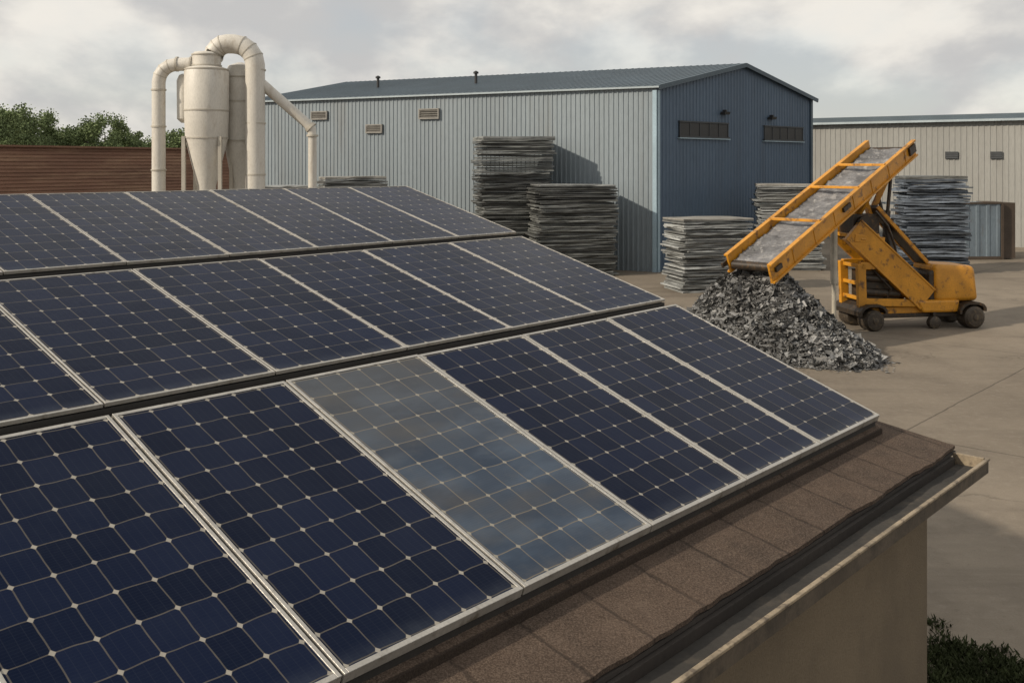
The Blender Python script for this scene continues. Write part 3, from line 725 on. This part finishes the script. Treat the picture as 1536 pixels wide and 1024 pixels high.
for sg in (-.55,.5):
    m.beam(CP(.70,sg,-.3),W(.15,.65+sg,2.4),.14,.2); m.beam(CP(.84,sg,-.3),W(.65,.7+sg,2.35),.12,.16)
    m.beam(W(-.1,.65+sg,2.5),W(.8,.7+sg,2.4),.14,.2)
m.build('mast_frame','yellow',mc,bevel=.012)
for sg in (-.3,.35):
    m=MB()
    m.tube([CP(.9,sg,-.35),CP(.9,sg,-.35).lerp(W(1.3,.7+sg,1.7),.5)],.05,12); m.tube([CP(.9,sg,-.35).lerp(W(1.3,.7+sg,1.7),.45),W(1.3,.7+sg,1.7)],.085,14)
    m.build('hydraulic_cylinder','black',mc,smooth=True)
m=MB()
m.box(W(.35,.62,2.75),ud*.38,vd*.38,Z*.36); m.tube([W(.2,.1,2.9),W(.2,1.15,2.9)],.16,18)
m.tube([W(.6,.2,3.2),W(.9,.1,2.8),W(1.1,.1,2.3),W(1.3,.2,1.6)],.03,8)
m.build('drive_motor','black',mc,smooth=True)
# ------------------------------------------------------------ trees
def tree(px,d,h,rad,seed,nl=15000):
    rs=random.Random(seed); o=P(px,d,0)
    e=thing('tree',tuple(o),'leafy green tree standing beyond the brown boarded building','tree','trees beyond the yard')
    m=MB(); m.tube([o,o+Vector((.1,0,h*.25)),o+Vector((-.05,.1,h*.5)),o+Vector((.1,0,h*.8))],[.28,.22,.15,.05],10)
    cl=[]
    for i in range(9):
        a=rs.uniform(0,6.28); z=h*rs.uniform(.3,.6); L=rad*rs.uniform(.5,.95)
        q=o+Vector((math.cos(a)*L,math.sin(a)*L,z+L*.7)); m.tube([o+Z*z,o.lerp(q,.5)+Z*(z*.55),q],[.1,.07,.02],7)
    m.build('trunk','bark',e,smooth=True)
    for i in range(80):
        a=rs.uniform(0,6.28); rr=rad*math.sqrt(rs.random())*1.0; zz=rs.uniform(.28,.95)*h
        lim=rad*math.sqrt(max(.08,1-((zz/h-.55)/.47)**2)); rr=min(rr,lim)
        cl.append((o+Vector((math.cos(a)*rr,math.sin(a)*rr,zz)),rs.uniform(.4,.85)*rad*.42))
    m=MB()
    for i in range(nl):
        c,cr=cl[rs.randrange(len(cl))]
        v=Vector((rs.gauss(0,1),rs.gauss(0,1),rs.gauss(0,1))).normalized()*cr*rs.uniform(.3,1.15)
        p=c+v; sz=rs.uniform(.06,.13); n1=Vector((rs.gauss(0,1),rs.gauss(0,1),rs.gauss(0,1))).normalized(); n2=n1.orthogonal().normalized()
        m.add([p-n1*sz,p-n2*sz*.65,p+n1*sz,p+n2*sz*.65],[(0,1,2,3)])
    m.build('crown','leafa',e)
for i,(px,d,h,rad) in enumerate(((-15,80,8.9,2.8),(20,84,9.2,2.6),(50,88,9.0,2.5),(100,92,7.7,2.1),(128,95,8.1,2.0),(156,90,8.8,2.4),(188,94,7.7,2.0),(262,86,7.3,1.8),(228,98,6.9,1.8),(-75,84,9.5,2.8))):
    tree(px,d,h,rad,100+i)
# ------------------------------------------------------------ weeds
m=MB()
for i in range(110000):
    x=U(3.3,6.4);y=U(6.8,10.4)
    lim=9.3+.6*noise.noise(Vector((x*1.1,2,5)))+.5*noise.noise(Vector((x*3,y*3,1)))
    dens=(lim-y)*.8
    if R()>dens: continue
    h=U(.02,.07); a=U(0,6.28); w=U(.003,.009); le=Vector((U(-.06,.06),U(-.06,.06),h)); sd=Vector((math.cos(a),math.sin(a),0))*w
    p=Vector((x,y,0)); m.add([p-sd,p+sd,p+le*.6+sd*1.3,p+le,p+le*.6-sd*1.3],[(0,1,2,3,4)])
w=m.build('weeds','weed',kind='stuff'); tag(w,'dark green weeds growing on the yard beside the building','weeds')
# ------------------------------------------------------------ world + sun
EL=math.radians(30); sunh=Vector((-.90,-.40,0)).normalized()
sd=sunh*math.cos(EL)+Z*math.sin(EL)
sl=bpy.data.lights.new('sun','SUN'); sl.energy=3.7; sl.angle=math.radians(1.2); sl.color=(1,.88,.72)
so=bpy.data.objects.new('sun',sl); COL.objects.link(so); so.rotation_euler=sd.to_track_quat('Z','Y').to_euler()
wd=bpy.data.worlds.new('World'); scene.world=wd; wd.use_nodes=True; t=wd.node_tree; t.nodes.clear()
out=t.nodes.new('ShaderNodeOutputWorld'); sky=t.nodes.new('ShaderNodeTexSky'); sky.sky_type='NISHITA'; sky.sun_disc=False
sky.sun_elevation=EL; sky.sun_rotation=math.atan2(sunh.x,sunh.y); sky.air_density=1.0; sky.dust_density=.8
bg1=t.nodes.new('ShaderNodeBackground'); t.links.new(sky.outputs[0],bg1.inputs[0]); bg1.inputs[1].default_value=.12
def wn_(typ,**k):
    x=t.nodes.new(typ)
    for a,b in k.items(): setattr(x,a,b)
    return x
def wm(op,a,b=0.0):
    x=wn_('ShaderNodeMath',operation=op)
    for i,v in enumerate((a,b)):
        if isinstance(v,bpy.types.NodeSocket): t.links.new(v,x.inputs[i])
        else: x.inputs[i].default_value=v
    return x.outputs[0]
tc=wn_('ShaderNodeTexCoord'); sp=wn_('ShaderNodeSeparateXYZ'); t.links.new(tc.outputs['Generated'],sp.inputs[0])
zz=wm('ADD',wm('MULTIPLY',wm('MAXIMUM',sp.outputs[2],0.0),.6),.45)
cb=wn_('ShaderNodeCombineXYZ'); t.links.new(wm('MULTIPLY',wm('DIVIDE',sp.outputs[0],zz),1.7),cb.inputs[0]); t.links.new(wm('DIVIDE',sp.outputs[1],zz),cb.inputs[1]); t.links.new(wm('MULTIPLY',sp.outputs[2],5.0),cb.inputs[2])
def wnoise(sc,det,rg,off):
    mp=wn_('ShaderNodeMapping'); t.links.new(cb.outputs[0],mp.inputs[0]); mp.inputs['Location'].default_value=off
    x=wn_('ShaderNodeTexNoise'); t.links.new(mp.outputs[0],x.inputs['Vector']); x.inputs['Scale'].default_value=sc; x.inputs['Detail'].default_value=det; x.inputs['Roughness'].default_value=rg
    return x.outputs[0]
n1=wnoise(1.3,7,.5,(3.1,1.2,0)); n2=wnoise(2.1,8,.52,(7,2,1))
def wr(f,lo,hi,a=0.,b=1.):
    x=wn_('ShaderNodeMapRange',interpolation_type='SMOOTHSTEP'); t.links.new(f,x.inputs[0])
    x.inputs[1].default_value=lo;x.inputs[2].default_value=hi;x.inputs[3].default_value=a;x.inputs[4].default_value=b
    return x.outputs[0]
mx=wn_('ShaderNodeMix',data_type='RGBA'); t.links.new(wr(n2,.38,.62),mx.inputs[0]); mx.inputs[6].default_value=(.50,.495,.49,1); mx.inputs[7].default_value=(.78,.745,.685,1)
bg2=wn_('ShaderNodeBackground'); t.links.new(mx.outputs[2],bg2.inputs[0]); bg2.inputs[1].default_value=1.12
ms=wn_('ShaderNodeMixShader'); t.links.new(wr(n1,.38,.54,.78,1.),ms.inputs[0]); t.links.new(bg1.outputs[0],ms.inputs[1]); t.links.new(bg2.outputs[0],ms.inputs[2])
t.links.new(ms.outputs[0],out.inputs[0])
# ------------------------------------------------------------ camera
cam=bpy.data.cameras.new('camera'); co=bpy.data.objects.new('camera',cam); COL.objects.link(co)
co.location=(0,0,H); co.rotation_euler=(math.pi/2,0,0); cam.sensor_width=36; cam.lens=36*F/1536; cam.shift_y=-(512-HY)/1536
cam.clip_start=.05; cam.clip_end=8000; scene.camera=co
for o in bpy.data.objects:
    if 'org' in o: del o['org']
